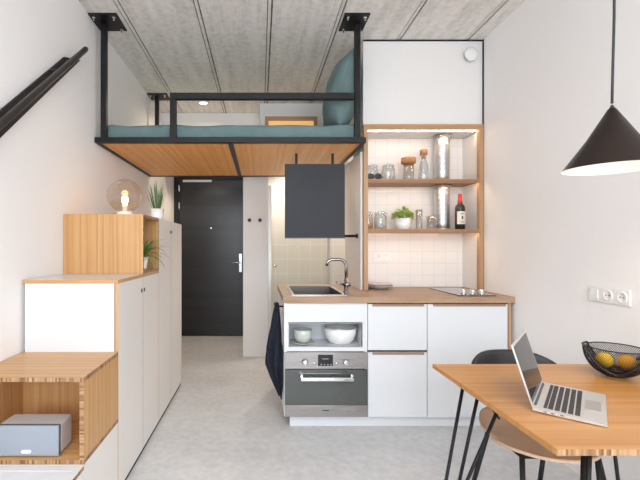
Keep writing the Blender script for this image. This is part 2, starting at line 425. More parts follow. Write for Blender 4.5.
# coat hooks on the white pier
for i, (x, l) in enumerate(((-.124, 'small dark round coat hook on white wall, nearer the entrance door'), (0., 'small dark round coat hook on white wall, nearer the shower'))):
    tag(MB().lathe([(0, 0), (.012, 0), (.012, -.02), (.021, -.024), (.021, -.036), (0, -.038)], (x, 4.739, 1.615), 20, axis='Y').build('coat_hook', M['dark_grey']), l, 'hook', 'coat hooks by the door')

# ceiling light and round vent
t = thing('ceiling_light', (-.66, 4.66, ZC), 'small round white spotlight on concrete ceiling above the loft bed', 'ceiling light')
MB().lathe([(0, 0), (.062, 0), (.062, -.022), (.050, -.03), (.046, -.022), (0, -.022)], (-.66, 4.66, ZC), 28).build('housing', M['plastic'], t)
MB().lathe([(0, -.024), (.044, -.024), (.044, -.027), (0, -.027)], (-.66, 4.66, ZC), 28).build('lens', M['downlight'], t)
v = thing('air_vent', (1.713, 3.28, 2.83), 'round white air vent on the white panel by the ceiling', 'vent')
MB().lathe([(0, 0), (.036, 0), (.036, -.012), (0, -.012)], (1.713, 3.281, 2.866), 32, axis='Y').build('vent_ring', M['dark_grey'], v)
MB().lathe([(0, -.012), (.020, -.012), (.020, -.03), (.056, -.034), (.054, -.044), (.036, -.052), (0, -.054)], (1.713, 3.281, 2.866), 32, axis='Y').build('vent_disc', M['plastic'], v)

# ------------------------------------------------------------------ loft bed
BX0, BX1, BY0, BY1 = XL+.003, .80, 3.012, 4.52
bed = thing('loft_bed', (-.22, 3.77, 2.09), 'black steel loft bed hung from the ceiling, bamboo underside', 'loft bed')
b = MB(); b.box(BX0, BX1, BY0, BY0+.045, 2.090, 2.131, bevel=.002); b.build('front_beam', M['black'], bed)
b = MB(); b.box(BX0, BX1, BY1-.045, BY1, 2.090, 2.131); b.build('rear_beam', M['black'], bed)
for x in (BX0, BX1-.03): MB().box(x, x+.03, BY0+.045, BY1-.045, 2.090, 2.131).build('side_beam', M['black'], bed)
xs = [BX0+.031, -.245, -.205, BX1-.031]
for a, c_ in ((xs[0], xs[1]), (xs[2], xs[3])):
    MB().box(a, c_, BY0+.046, BY1-.046, 2.096, 2.112).build('base_board', M['loft'], bed)
MB().box(xs[1], xs[2], BY0+.046, BY1-.046, 2.092, 2.110).build('seam_strip', M['dark_grey'], bed)
def post(x, y, px0, px1, py0, py1):
    p_ = MB().box(x-.021, x+.021, y-.021, y+.021, 2.131, ZC-.011, bevel=.003).build('post', M['black'], bed)
    MB().box(px0, px1, py0, py1, ZC-.011, ZC-.001).build('ceiling_plate', M['black'], p_)
    for bx in (px0+.03, px1-.03):
        for by in (py0+.03, py1-.03):
            if abs(bx-x) < .05 and abs(by-y) < .05: continue
            q = MB(); q.cyl((bx, by, ZC-.019), .013, .008, 6); q.cyl((bx, by, ZC-.038), .006, .02, 10); q.build('bolt', M['chrome'], p_)
post(-1.183, BY0+.026, XL+.003, -1.04, BY0-.115, BY0+.115)
post(.738, BY0+.026, .615, .80, BY0-.115, BY0+.115)
post(-1.155, BY1-.03, XL+.003, -1.03, BY1-.10, BY1+.10)
post(.735, BY1-.03, .58, .79, BY1-.10, BY1+.10)
g = MB(); y0, y1 = BY0+.002, BY0+.046
g.box(-.68, .712, y0, y1, 2.420, 2.467, bevel=.002); g.box(-.68, -.634, y0, y1, 2.131, 2.420, bevel=.002)
g.build('guard_rail', M['black'], bed)

def wrinkle(p, a=.006, s=6.): return mnoise.noise(Vector(p)*s)*a
m = MB().box(-1.185, .765, BY0+.055, BY1-.062, 2.114, 2.244, bevel=.035, seg=4)
bmesh.ops.subdivide_edges(m.bm, edges=[e for e in m.bm.edges if e.calc_length() > .3], cuts=14, use_grid_fill=True)
for v_ in m.bm.verts:
    if v_.co.z > 2.16: v_.co.z += wrinkle(v_.co, .016, 5.)
for f_ in m.bm.faces: f_.smooth = True
tag(m.build('mattress', M['teal']), 'mattress in a grey-teal linen sheet on the loft bed', 'mattress')

def pillow(name, label, W, H, T, mat):
    s_ = MB()
    def fn(side):
        def f(u, v):
            a, b_ = u*2-1, v*2-1
            t_ = (max(0, 1-abs(a)**2.6)**.55)*(max(0, 1-abs(b_)**2.6)**.55)
            pin = 1-.07*(1-abs(b_))*1-.0
            x = a*W/2*(1-.06*(1-b_*b_)); y = b_*H/2*(1-.06*(1-a*a))
            z = side*T/2*t_
            z += mnoise.noise(Vector((a*2.2, b_*2.2, side*3)))*.018*t_ + mnoise.noise(Vector((a*6, b_*3, side)))*.006*t_
            return mat @ Vector((x, y, z))
        return f
    s_.grid(fn(1), 30, 30); s_.grid(fn(-1), 30, 30)
    bmesh.ops.remove_doubles(s_.bm, verts=s_.bm.verts, dist=.0008)
    return tag(s_.build(name, M['teal']), label, 'pillow')
# standing pillow: face towards -x, leaning to the right
mt = Matrix.Translation((.684, 3.37, 2.568)) @ Matrix.Rotation(math.radians(11), 4, 'Y') @ Matrix.Rotation(math.radians(3), 4, 'X') @ Matrix(((0, 0, 1, 0), (1, 0, 0, 0), (0, 1, 0, 0), (0, 0, 0, 1)))
pillow('pillow', 'grey-teal pillow standing on its edge at the right end of the loft bed', .54, .62, .27, mt)
# handrail on the left wall
r = thing('handrail', (-1.18, 1.6, 1.8), 'dark steel handrail climbing the left wall above the steps', 'handrail')
def yz(Y, Z): return (Y, Z)
dy, dz = .7071, .7071
MB().prism([(1.20, 1.331), (2.54, 2.51), (2.76, 2.593), (1.20, 1.188)], 'X', XL+.001, XL+.012).build('wall_plate', M['black'], r)
pts = [(-1.165, 1.30+.02, 1.36+.02), (-1.165, 2.70, 2.665)]
MB().tube([(-1.165, 1.25, 1.376), (-1.165, 2.00, 2.035), (-1.165, 2.67, 2.623), (-1.165, 2.683, 2.634)], [.018, .018, .018, .013], 16).build('tube', M['rail'], r)
for t_ in (1.55, 2.35):
    z_ = 1.376+(t_-1.25)*.878
    MB().tube([(-1.165, t_, z_), (-1.20, t_, z_), (XL+.012, t_, z_)], .008).build('bracket', M['rail'], r)

# ------------------------------------------------------------------ hanging dark board over the sink
bd = thing('hanging_board', (.462, 3.361, 1.377), 'dark grey board hanging below the loft bed above the sink', 'board')
MB().box(.21, .714, 3.361, 3.392, 1.385, 2.0, bevel=.003).build('panel', M['board'], bd)
MB().box(.21, .714, 3.356, 3.395, 1.374, 1.385).build('bottom_trim', M['dark_grey'], bd)
for x in (.295, .60): MB().box(x, x+.022, 3.366, 3.372, 2.0, 2.089).build('strap', M['black'], bd)
a = MB(); a.tube([(.70, 3.40, 1.395), (.827, 3.40, 1.395)], .011); a.cyl((.817, 3.40, 1.395), .02, .0115, 18, axis='X')
a.build('support_arm', M['black'], bd)
s_ = thing('light_switch', (.829, 3.72, 1.98), 'small white switch on the side panel beside the dark hanging board', 'switch')
MB().box(.820, .8285, 3.68, 3.76, 1.97, 2.05, bevel=.002).build('plate', M['plastic'], s_)
MB().box(.816, .820, 3.695, 3.745, 1.985, 2.035).build('rocker', M['plastic'], s_)

# ------------------------------------------------------------------ kitchen
YF = 2.878
# worktop with a cut-out for the sink
SX0, SX1, SY0, SY1 = .235, .642, 2.945, 3.60
wt = MB(); z0, z1 = .902, .946
wt.box(.165, SX0+.012, 2.86, 3.845, z0, z1); wt.box(SX1-.012, .798, 2.86, 3.845, z0, z1)
wt.box(SX0+.012, SX1-.012, 2.86, SY0+.012, z0, z1); wt.box(SX0+.012, SX1-.012, SY1-.012, 3.845, z0, z1)
wt.box(.798, 1.823, 2.86, 3.552, z0, z1)
bmesh.ops.remove_doubles(wt.bm, verts=wt.bm.verts, dist=.0001)
tag(wt.build('worktop', M['worktop']), 'oak-look kitchen worktop over the white cabinets', 'worktop')

oc = thing('oven_cabinet', (.473, 3.3, 0), 'white kitchen cabinet under the sink with open niche and oven', 'cabinet')
s_ = MB()
s_.box(.173, .191, YF, 3.83, .085, .90); s_.build('side_panel', M['white'], oc)
MB().box(.755, .772, YF, 3.83, .085, .90).build('side_panel', M['white'], oc)
MB().box(.191, .755, YF, YF+.018, .762, .898, bevel=.001).build('front_panel', M['white'], oc)
s_ = MB(); s_.box(.191, .204, YF, YF+.262, .58, .762); s_.box(.738, .755, YF, YF+.262, .58, .762); s_.box(.191, .755, YF, YF+.28, .552, .582); s_.box(.204, .738, YF+.262, YF+.28, .582, .762)
s_.build('niche', M['white'], oc)
s_ = MB(); s_.box(.204, .209, YF-.003, YF+.02, .585, .757); s_.box(.733, .738, YF-.003, YF+.02, .585, .757); s_.box(.209, .733, YF-.003, YF+.012, .583, .589); s_.box(.209, .733, YF-.003, YF+.02, .754, .759)
s_.build('niche_liner', M['steel'], oc)

ov = thing('oven', (.473, 3.1, .087), 'stainless steel built-in oven below the niche with bowls', 'oven')
MB().box(.195, .750, YF-.001, 3.40, .092, .545).build('oven_body', M['dark_grey'], ov)
cp = MB().box(.178, .768, YF-.014, YF-.001, .430, .548, bevel=.002).build('control_panel', M['steel'], ov)
for x in (.322, .613):
    kk = MB(); kk.lathe([(0, -.030), (.016, -.030), (.019, -.026), (.019, -.002), (.024, 0), (0, 0)], (x, YF-.014, .480), 24, axis='Y'); kk.box(x-.004, x+.004, YF-.048, YF-.042, .462, .498)
    kk.build('knob', M['chrome'], cp)
MB().box(.415, .522, YF-.0165, YF-.014, .452, .532).build('display', M['display'], cp)
bt = MB()
for i in range(4): bt.cyl((.428+.0235*i+.01, YF-.0175, .462), .005, .0012, 10, axis='Y')
bt.box(.445, .490, YF-.0172, YF-.0165, .50, .505)
bt.build('display_marks', M['steel'], cp)
for x in (.386, .545): MB().lathe([(0, -.012), (.009, -.012), (.010, 0), (0, 0)], (x, YF-.014, .472), 18, axis='Y').build('button', M['chrome'], cp)
dr = MB().box(.178, .768, YF-.018, YF-.001, .172, .426, bevel=.002).build('oven_door', M['oven_glass'], ov)
MB().box(.178, .768, YF-.018, YF-.001, .087, .170, bevel=.002).build('lower_panel', M['steel'], ov)
MB().box(.445, .495, YF-.0195, YF-.018, .130, .137).build('badge', M['dark_grey'], ov)
hd = MB(); hd.box(.285, .660, YF-.075, YF-.050, .358, .384, bevel=.006); hd.box(.285, .305, YF-.055, YF-.018, .355, .402, bevel=.004); hd.box(.640, .660, YF-.055, YF-.018, .355, .402, bevel=.004)
hd.build('handle', M['chrome'], dr)

dc = thing('drawer_cabinet', (.99, 3.2, 0), 'narrow white kitchen cabinet with two drawers beside the oven', 'cabinet')
MB().box(.776, 1.203, YF+.02, 3.50, .085, .90).build('carcass', M['gap_shade'], dc)  # coloured black as the shade between the drawer fronts
for z0, z1 in ((.560, .892), (.078, .545)):
    q = MB().box(.777, 1.201, YF, YF+.019, z0, z1, bevel=.0015).build('drawer_front', M['white'], dc)
    MB().box(.808, 1.180, YF-.004, YF-.0002, z1-.017, z1).build('grip', M['pull'], q)
cu = thing('cupboard', (1.50, 3.2, 0), 'white kitchen cupboard with one wide door next to the right wall', 'cupboard')
MB().box(1.207, 1.786, YF+.02, 3.50, .085, .90).build('carcass', M['gap_shade'], cu)  # coloured black as the shade around the door
q = MB().box(1.206, 1.782, YF, YF+.019, .078, .892, bevel=.0015).build('door', M['white'], cu)
MB().box(1.245, 1.765, YF-.004, YF-.0002, .875, .892).build('grip', M['pull'], q)
MB().box(1.787, 1.803, YF-.003, 3.50, .0, .90).build('end_panel', M['oak'], cu)
tag(MB().box(.217, 1.785, 2.915, 2.933, 0, .082).build('plinth', M['white']), 'white plinth board along the floor under the kitchen cabinets', 'plinth')

# sink
sk = thing('sink', (.44, 3.27, .946), 'stainless steel sink set into the worktop', 'sink')
s_ = MB()
zt = .9465
for (a, b_, c_, d_) in ((SX0, SX0+.022, SY0, SY1), (SX1-.022, SX1, SY0, SY1), (SX0+.022, SX1-.022, SY0, SY0+.022), (SX0+.022, SX1-.022, SY1-.022, SY1)):
    s_.box(a, b_, c_, d_, zt, zt+.004)
s_.build('rim', M['chrome'], sk)
s_ = MB(); a, b_, c_, d_ = SX0+.018, SX1-.018, SY0+.018, SY1-.018; zb = .77
s_.box(a, a+.003, c_, d_, zb, zt); s_.box(b_-.003, b_, c_, d_, zb, zt); s_.box(a, b_, c_, c_+.003, zb, zt); s_.box(a, b_, d_-.003, d_, zb, zt); s_.box(a, b_, c_, d_, zb, zb+.003)
s_.build('basin', M['sink_steel'], sk)
MB().lathe([(0, 0), (.04, 0), (.045, .002), (.045, .004), (.03, .003), (0, .003)], (.44, 3.27, zb+.003), 24).build('drain', M['chrome'], sk)
fa = thing('faucet', (.672, 3.12, .946), 'chrome mixer faucet with a curved spout beside the sink', 'faucet')
x, y = .672, 3.12
s_ = MB(); s_.lathe([(0, 0), (.026, 0), (.026, .006), (.018, .012), (.017, .11), (0, .11)], (x, y, .946), 20); s_.build('body', M['dark_chrome'], fa)
pts = [(x, y, 1.05), (x, y, 1.15)]
for i in range(1, 10):
    a = PI/2*i/9; pts.append((x-.055+.055*math.cos(a), y, 1.15+.055*math.sin(a)))
pts += [(x-.10, y, 1.205), (x-.125, y, 1.200), (x-.145, y, 1.185), (x-.152, y, 1.155)]
MB().tube(pts, .012, 14).build('spout', M['dark_chrome'], fa)
lv = MB(); lv.tube([(x-.02, y-.01, 1.010), (x+.03, y-.01, 1.010)], .017, 14); lv.tube([(x-.02, y-.01, 1.010), (x-.045, y-.02, 1.018), (x-.085, y-.03, 1.030)], [.012, .008, .007], 10)
lv.build('lever', M['dark_chrome'], fa)

# towel on a hook at the cabinet side
tag(MB().tube([(.172, 2.95, .865), (.135, 2.95, .865), (.125, 2.95, .88)], [.007, .007, .010], 12).build('towel_hook', M['black']), 'small black hook on the cabinet side under the worktop', 'hook')
tw = MB()
def towel(u, v):
    a = 2*PI*u
    z = .885-v*.68
    wx = .012+.046*min(1, v/.62)**.8; wy = .022+.060*min(1, v*1.6)
    fold = 1+.28*math.sin(a*5+v*3)*min(1, v*3)+.12*math.sin(a*9-v*5)
    if v > .66: wx *= 1-.80*((v-.66)/.34); wy *= 1-.5*((v-.66)/.34)
    cx = .126-.022*math.sin(min(1, v/.66)*PI/2)+(.045*((v-.66)/.34) if v > .66 else 0)
    return (min(cx+wx*math.cos(a)*fold, .168), 2.95+wy*math.sin(a)*fold, z+(.02*math.sin(a*2) if v > .5 else 0))
tw.grid(towel, 60, 40, wrap_u=True)
tw.sphere((.121, 2.95, .882), .020, sz=.7, sy=1.4)
tag(tw.build('towel', M['navy']), 'dark navy kitchen towel hanging from a hook at the left of the oven', 'towel')

# hob
hb = thing('hob', (1.58, 3.2, .946), 'black glass cooktop with steel knobs set in the worktop', 'hob')
MB().box(1.445, 1.712, 2.895, 3.43, .9465, .953, bevel=.0015).build('glass_top', M['hob'], hb)
r_ = MB()
for (cx, cy, rr) in ((1.58, 3.13, .075), (1.58, 3.32, .085)):
    if rr: r_.lathe([(rr, 0), (rr+.003, 0), (rr+.003, .0005), (rr, .0005)], (cx, cy, .953), 40, close=True)
r_.build('cooking_zone', M['grey_ceramic'], hb)
for x in (1.518, 1.585, 1.652):
    MB().lathe([(0, 0), (.021, 0), (.021, .006), (.017, .009), (.019, .030), (.016, .034), (0, .034)], (x, 2.985, .953), 24).build('knob', M['chrome'], hb)

# shelf unit in the niche
su = thing('wall_shelf', (1.335, 3.4, .946), 'oak framed open shelf niche above the worktop with lit shelves', 'shelf unit')
FY0, FY1 = 3.258, 3.279
for x0, x1 in ((.846, .880), (1.788, 1.821)): MB().box(x0, x1, FY0, FY1+.02, .9475, 2.262).build('frame_post', M['oak'], su)
f = MB(); f.box(.846, 1.821, FY0, FY1, 2.262, 2.303); f.build('frame_head', M['oak_x'], su)
f = MB(); f.box(.853, .866, FY1+.021, 3.554, .9475, 2.255); f.build('side_lining', M['white_warm'], su)
f = MB(); f.box(1.800, 1.8225, FY1+.021, 3.554, .9475, 2.255); f.build('side_lining', M['white_warm'], su)
f = MB(); hx0, hx1, hy0, hy1 = 1.503, 1.635, 3.382, 3.514
def holed(mb, x0, x1, y0, y1, z0, z1):
    mb.box(x0, hx0, y0, y1, z0, z1); mb.box(hx1, x1, y0, y1, z0, z1); mb.box(hx0, hx1, y0, hy0, z0, z1); mb.box(hx0, hx1, hy1, y1, z0, z1)
holed(f, .853, 1.821, FY1+.001, 3.553, 2.262, 2.30); f.build('top_lining', M['white_warm'], su)
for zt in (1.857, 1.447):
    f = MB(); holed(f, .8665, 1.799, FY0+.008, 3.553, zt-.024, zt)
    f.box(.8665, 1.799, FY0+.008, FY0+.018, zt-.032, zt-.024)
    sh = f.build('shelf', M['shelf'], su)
    MB().box(.885, 1.785, FY1+.004, FY1+.012, zt-.0272, zt-.0242).build('light_strip', M['led'], sh)
MB().box(.885, 1.785, FY1+.022, FY1+.030, 2.2585, 2.2615).build('light_strip', M['led'], su)
dp = thing('duct_pipe', (1.569, 3.448, 1.45), 'shiny metal exhaust duct passing through the niche shelves', 'duct')
DX, DY = 1.569, 3.448
s_ = MB()
for z0, z1 in ((1.449, 1.831), (1.859, 2.262)):
    prof = [(0, z0)]
    n = 9
    for i in range(n+1):
        z = z0+(z1-z0)*i/n; prof += [(.061, z)]
        if 0 < i < n: prof += [(.0615, z+.003), (.0625, z+.006), (.0615, z+.009), (.061, z+.012)]
    prof += [(0, z1)]
    s_.lathe(prof, (DX, DY, 0), 36)
s_.build('pipe', M['duct'], dp)
for z in (1.449, 1.819, 1.859, 2.245):
    MB().lathe([(.0605, 0), (.074, 0), (.074, .004), (.066, .012), (.0605, .012)], (DX, DY, z), 36, close=True).build('collar', M['duct'], dp)

def tile_socket(cx, y, z):
    t = thing('wall_socket', (cx, y, z-.045), 'white double power socket on the niche tiles above the plates', 'socket')
    MB().box(cx-.078, cx+.078, y-.008, y-.001, z-.042, z+.042, bevel=.002).build('plate', M['plastic'], t)
    for dx in (-.037, .037):
        MB().lathe([(0, -.0085), (.018, -.0085), (.021, -.012), (.026, -.012), (.028, -.008), (0, -.006)], (cx+dx, y, z), 24, axis='Y').build('socket_cup', M['plastic'], t)
        q = MB()
        for e in (-.009, .009): q.cyl((cx+dx+e, y-.0095, z), .003, .0012, 8, axis='Y')
        q.build('contact_holes', M['dark_grey'], t)
tile_socket(1.088, 3.555, 1.212)
t = thing('wall_socket', (XR, 2.09, 1.0), 'white switch with two power sockets on the right wall above the table', 'socket')
Y0, Y1 = 1.966, 2.215
MB().box(XR-.010, XR-.001, Y0, Y1, 1.012, 1.092, bevel=.002).build('plate', M['plastic'], t)
st = (Y1-Y0)/3
MB().box(XR-.015, XR-.010, Y1-st+.016, Y1-.016, 1.026, 1.078, bevel=.001).build('rocker', M['plastic'], t)
for i in (0, 1):
    cy = Y0+st*(i+.5)
    MB().lathe([(0, -.0105), (.020, -.0105), (.023, -.014), (.029, -.014), (.031, -.009), (0, -.008)], (XR, cy, 1.052), 24, axis='X').build('socket_cup', M['plastic'], t)
    q = MB()
    for e in (-.009, .009): q.cyl((XR-.0125, cy+e, 1.052), .0032, .002, 8, axis='X')
    q.build('contact_holes', M['dark_grey'], t)

# plates on the worktop, bowl and cup in the niche
def plate(cx, cy, z, r, h, mat, label, name='plate'):
    return tag(MB().lathe([(0, 0), (r*.55, 0), (r*.62, h*.25), (r, h), (r*1.0, h+.004), (r*.93, h*.92+.003), (r*.58, h*.35+.004), (0, .006)], (cx, cy, z), 40).build(name, mat), label, 'plate', 'plates on the worktop')
plate(1.015, 3.405, .9465, .115, .03, M['grey_ceramic'], 'shallow grey plate on the worktop, lower of the stacked two')
plate(1.015, 3.405, .9695, .105, .02, M['pink_ceramic'], 'pinkish plate on the worktop, upper of the stacked two')
zb = .5825
plate(.318, 2.985, zb, .088, .014, M['celadon'], 'grey-green saucer under the cup in the oven cabinet niche', 'saucer')
cupo = MB().lathe([(0, 0), (.032, 0), (.038, .006), (.058, .022), (.067, .050), (.070, .098), (.067, .100), (.064, .098), (.061, .052), (.052, .027), (.03, .012), (0, .010)], (.318, 2.985, zb+.0085), 36).build('bowl', M['celadon'])
tag(cupo, 'small grey-green bowl on a saucer in the niche over the oven', 'bowl', 'bowls in the niche')
tag(MB().lathe([(0, 0), (.066, 0), (.078, .005), (.103, .035), (.116, .075), (.121, .117), (.117, .118), (.112, .076), (.098, .038), (.074, .014), (0, .012)], (.603, 3.01, zb), 40).build('bowl', M['ceramic']), 'large white bowl in the niche above the oven', 'bowl', 'bowls in the niche')

# ---- jars and bottles on the shelves
Z1, Z2 = 1.857+.0005, 1.447+.0005
def jar(x, y, z, r, h, label, fill=None):
    t = thing('storage_jar', (x, y, z), label, 'jar', 'clip-top storage jars')
    MB().lathe([(0, 0), (r*.92, 0), (r, .006), (r, h*.68), (r*.8, h*.80), (r*.8, h*.84), (r*.86, h*.85), (r*.86, h*.86), (r*.78, h*.86), (r*.76, h*.79), (r*.94, h*.67), (r*.94, .012), (0, .008)], (x, y, z), 28).build('body', M['glass'], t)
    MB().lathe([(0, h*.87), (r*.86, h*.87), (r*.88, h*.91), (r*.62, h*.965), (r*.5, h), (0, h)], (x, y, z), 28).build('lid', M['glass'], t)
    w_ = MB()
    w_.tube([(x+r*.9*math.cos(a*PI/12), y+r*.9*math.sin(a*PI/12), z+h*.82) for a in range(24)], .0018, 6, closed=True)
    w_.tube([(x+r*.9, y, z+h*.82), (x+r*1.0, y-.004, z+h*.9), (x+r*.7, y-.01, z+h*.99), (x, y-.01, z+h*1.01), (x-r*.7, y-.01, z+h*.99), (x-r*.9, y, z+h*.82)], .0018, 6)
    w_.tube([(x, y-r*.9, z+h*.82), (x, y-r*1.12, z+h*.74), (x, y-r*1.1, z+h*.62)], .0018, 6)
    w_.build('wire_clip', M['chrome'], t)
    if fill: MB().lathe([(0, .010), (r*.92, .013), (r*.92, h*fill), (r*.5, h*fill+.01), (0, h*fill+.004)], (x, y, z), 24).build('contents', M['pasta'], t)
    return t
jar(.950, 3.40, Z1, .052, .145, 'clip-top glass jar behind the sunglasses on the upper shelf')
jar(1.088, 3.40, Z1, .058, .148, 'clip-top glass jar on the upper shelf next to the wide corked jar')
jar(.915, 3.385, Z2, .040, .150, 'clip-top glass jar with dry pasta at the left end of the lower shelf', .62)
jar(1.018, 3.385, Z2, .053, .155, 'empty clip-top glass jar beside the herb pot on the lower shelf')
t = thing('corked_jar', (1.265, 3.41, Z1), 'wide glass jar with a broad cork lid on the upper shelf', 'jar')
MB().lathe([(0, 0), (.044, 0), (.047, .006), (.047, .155), (.044, .155), (.044, .010), (0, .008)], (1.265, 3.41, Z1), 30).build('body', M['glass'], t)
MB().lathe([(0, .148), (.043, .148), (.043, .1555), (.060, .157), (.062, .168), (.060, .203), (0, .205)], (1.265, 3.41, Z1), 30).build('cork_lid', M['cork'], t)
t = thing('carafe', (1.395, 3.41, Z1), 'tall glass carafe with a cork stopper beside the metal duct', 'carafe')
MB().lathe([(0, 0), (.044, 0), (.047, .006), (.046, .05), (.036, .14), (.022, .19), (.021, .21), (.026, .225), (.023, .225), (.018, .21), (.020, .19), (.034, .138), (.043, .05), (.043, .010), (0, .008)], (1.395, 3.41, Z1), 30).build('body', M['glass'], t)
MB().lathe([(0, .20), (.017, .20), (.0175, .2255), (.030, .227), (.031, .268), (.028, .272), (0, .272)], (1.395, 3.41, Z1), 26).build('cork_stopper', M['cork'], t)
# sunglasses in front of the first jar
t = thing('sunglasses', (.945, 3.315, Z1), 'black sunglasses lying on the upper shelf in front of a jar', 'sunglasses')
for dx in (-.030, .030):
    q = MB(); n = 20
    pr = [(.945+dx+.025*math.cos(2*PI*i/n), Z1+.0255+.022*math.sin(2*PI*i/n)) for i in range(n)]
    q.prism(pr, 'Y', 3.298, 3.303); q.build('lens', M['display'], t)
    MB().tube([(.945+dx+.028*math.cos(2*PI*i/n), 3.3005, Z1+.0255+.0245*math.sin(2*PI*i/n)) for i in range(n)], .003, 8, closed=True).build('rim', M['black_soft'], t)
    MB().tube([(.945+dx*1.9, 3.302, Z1+.036), (.945+dx*1.85, 3.33, Z1+.034), (.945+dx*1.4, 3.345, Z1+.02)], .0022, 6).build('temple', M['black_soft'], t)
MB().tube([(.943-.004, 3.300, Z1+.034), (.945, 3.299, Z1+.037), (.951, 3.300, Z1+.034)], .0025, 6).build('bridge', M['black_soft'], t)
# herb pot
t = thing('herb_pot', (1.212, 3.39, Z2), 'bushy lime-green herb in a white pot on the lower shelf', 'potted plant')
HX, HY = 1.212, 3.39
MB().lathe([(0, 0), (.052, 0), (.056, .004), (.074, .095), (.071, .095), (.066, .085), (0, .082)], (HX, HY, Z2), 30).build('pot', M['ceramic'], t)
MB().lathe([(0, .083), (.066, .084), (0, .09)], (HX, HY, Z2), 20).build('soil', M['soil'], t)
def leaf_quad(mb, p, d, L, W, droop=.3, n=4, up=Vector((0, 0, 1))):
    d = Vector(d).normalized(); side = d.cross(up)
    if side.length < 1e-3: side = Vector((1, 0, 0))
    side.normalize(); pv = None; pos = Vector(p); dirv = d.copy()
    for i in range(n+1):
        f_ = i/n; w_ = W*(math.sin(PI*min(1, .12+f_*.88))**.8)/2
        a_, b_, m_ = mb.bm.verts.new(pos-side*w_), mb.bm.verts.new(pos+side*w_), mb.bm.verts.new(pos-up*W*.12*(1-abs(2*f_-1)))
        if pv:
            for q in ((pv[0], pv[2], m_, a_), (pv[2], pv[1], b_, m_)):
                ff = mb.bm.faces.new(q); ff.smooth = True
        pv = (a_, b_, m_)
        dirv = (dirv - Vector((0, 0, droop/n))).normalized(); pos = pos+dirv*(L/n)
lf = MB()
for i in range(330):
    a = random.uniform(0, 2*PI); rr = math.sqrt(random.random()); ph = random.random()
    cx, cy, cz = rr*.082*math.cos(a), rr*.066*math.sin(a), .080+(1-rr*rr*.6)*.105*ph**.5+.01*math.sin(cx*70 if False else a*3)
    leaf_quad(lf, (HX+cx, HY+cy, Z2+cz), (math.cos(a)+random.uniform(-.6, .6), math.sin(a)+random.uniform(-.6, .6), random.uniform(.0, 1.)), random.uniform(.02, .034), random.uniform(.016, .025), .5, 3)
lf.build('leaves', M['leaf_lime'], t)
sm = MB()
for i in range(14):
    a = i*2.4; sm.tube([(HX+.02*math.cos(a), HY+.02*math.sin(a), Z2+.085), (HX+.05*math.cos(a), HY+.04*math.sin(a), Z2+.14)], .0014, 5)
sm.build('stems', M['leaf'], t)
for x, r, h, l in ((1.345, .031, .170, 'tall drinking glass on the lower shelf beside the herb pot'), (1.449, .042, .115, 'low drinking glass on the lower shelf next to the duct')):
    tag(MB().lathe([(0, 0), (r*.8, 0), (r*.84, .004), (r, h), (r*.94, h), (r*.78, .012), (0, .010)], (x, 3.385, Z2), 28).build('drinking_glass', M['glass']), l, 'glass', 'drinking glasses')
t = thing('wine_bottle', (1.680, 3.36, Z2), 'dark red wine bottle with a pale label on the lower shelf', 'bottle')
BX, BY = 1.680, 3.36
MB().lathe([(0, .006), (.02, .002), (.036, 0), (.040, .006), (.040, .178), (.036, .197), (.022, .215), (.0165, .228), (.0155, .235), (0, .235)], (BX, BY, Z2), 30).build('body', M['bottle'], t)
MB().lathe([(0, .2995), (.0155, .299), (.0165, .293), (.0155, .286), (.0158, .222), (.0185, .2225), (.0178, .25), (.0168, .2355), (0, .2355)], (BX, BY, Z2), 26).build('capsule', M['red'], t)
def lab(u, v): 
    a = -PI/2-1.05+u*2.1; return (BX+.0406*math.cos(a), BY+.0406*math.sin(a), Z2+.045+v*.105)
lb = MB().grid(lab, 20, 3).build('label', M['paper'], t)
ln = MB()
for (z0, z1, u0, u1) in ((.128, .134, .34, .66), (.085, .112, .42, .58), (.066, .070, .3, .7), (.056, .059, .36, .64)):
    ln.grid(lambda u, v: (BX+.0410*math.cos(-PI/2-1.05+(u0+u*(u1-u0))*2.1), BY+.0410*math.sin(-PI/2-1.05+(u0+u*(u1-u0))*2.1), Z2+z0+v*(z1-z0)), 8, 2)
ln.build('label_print', M['ink'], lb)

# ------------------------------------------------------------------ storage steps along the left wall
SL, SR = XL+.004, -.743
def hole_disc(parent, y, z): MB().cyl((SR-.0005, y, z), .013, .002, 20, axis='X').build('finger_hole', M['hole'], parent)
# lowest step
t = thing('step_box', (-.99, 1.45, 0), 'lowest white storage step in front of the bamboo cubby with speaker', 'step')
MB().box(SL, SR-.018, 1.24, 1.686, .022, .366).build('carcass', M['white'], t)
MB().box(SR-.018, SR, 1.24, 1.686, .022, .366).build('side_panel', M['cream'], t)
tr = MB(); tr.box(SL, SR, 1.23, 1.686, .366, .384, mi=0, faces={'+z': 1, '-y': 2, '+x': 3}); tr.build('tread', [bam('X', 'Y'), M['white'], M['edgeX'], M['edgeY']], t)
MB().box(SL, SR-.03, 1.645, 1.650, .384, .3855).build('tread_groove', M['laminate'], t)
MB().box(SL, SR-.006, 1.242, 1.686, 0, .021).build('toe_shade', M['gap_shade'], t)  # black strip painted as the shade gap at the floor
# base below the cubby
t = thing('base_cabinet', (-.99, 1.89, 0), 'plain cream base cabinet carrying the lower bamboo cubby', 'cabinet')
MB().box(SL, SR-.018, 1.688, 2.092, .022, .386).build('carcass', M['white'], t)
MB().box(SR-.018, SR, 1.688, 2.092, .022, .386).build('side_panel', M['cream'], t)
MB().box(SL, SR-.006, 1.688, 2.092, 0, .021).build('toe_shade', M['gap_shade'], t)  # black strip standing for shade below the cabinet
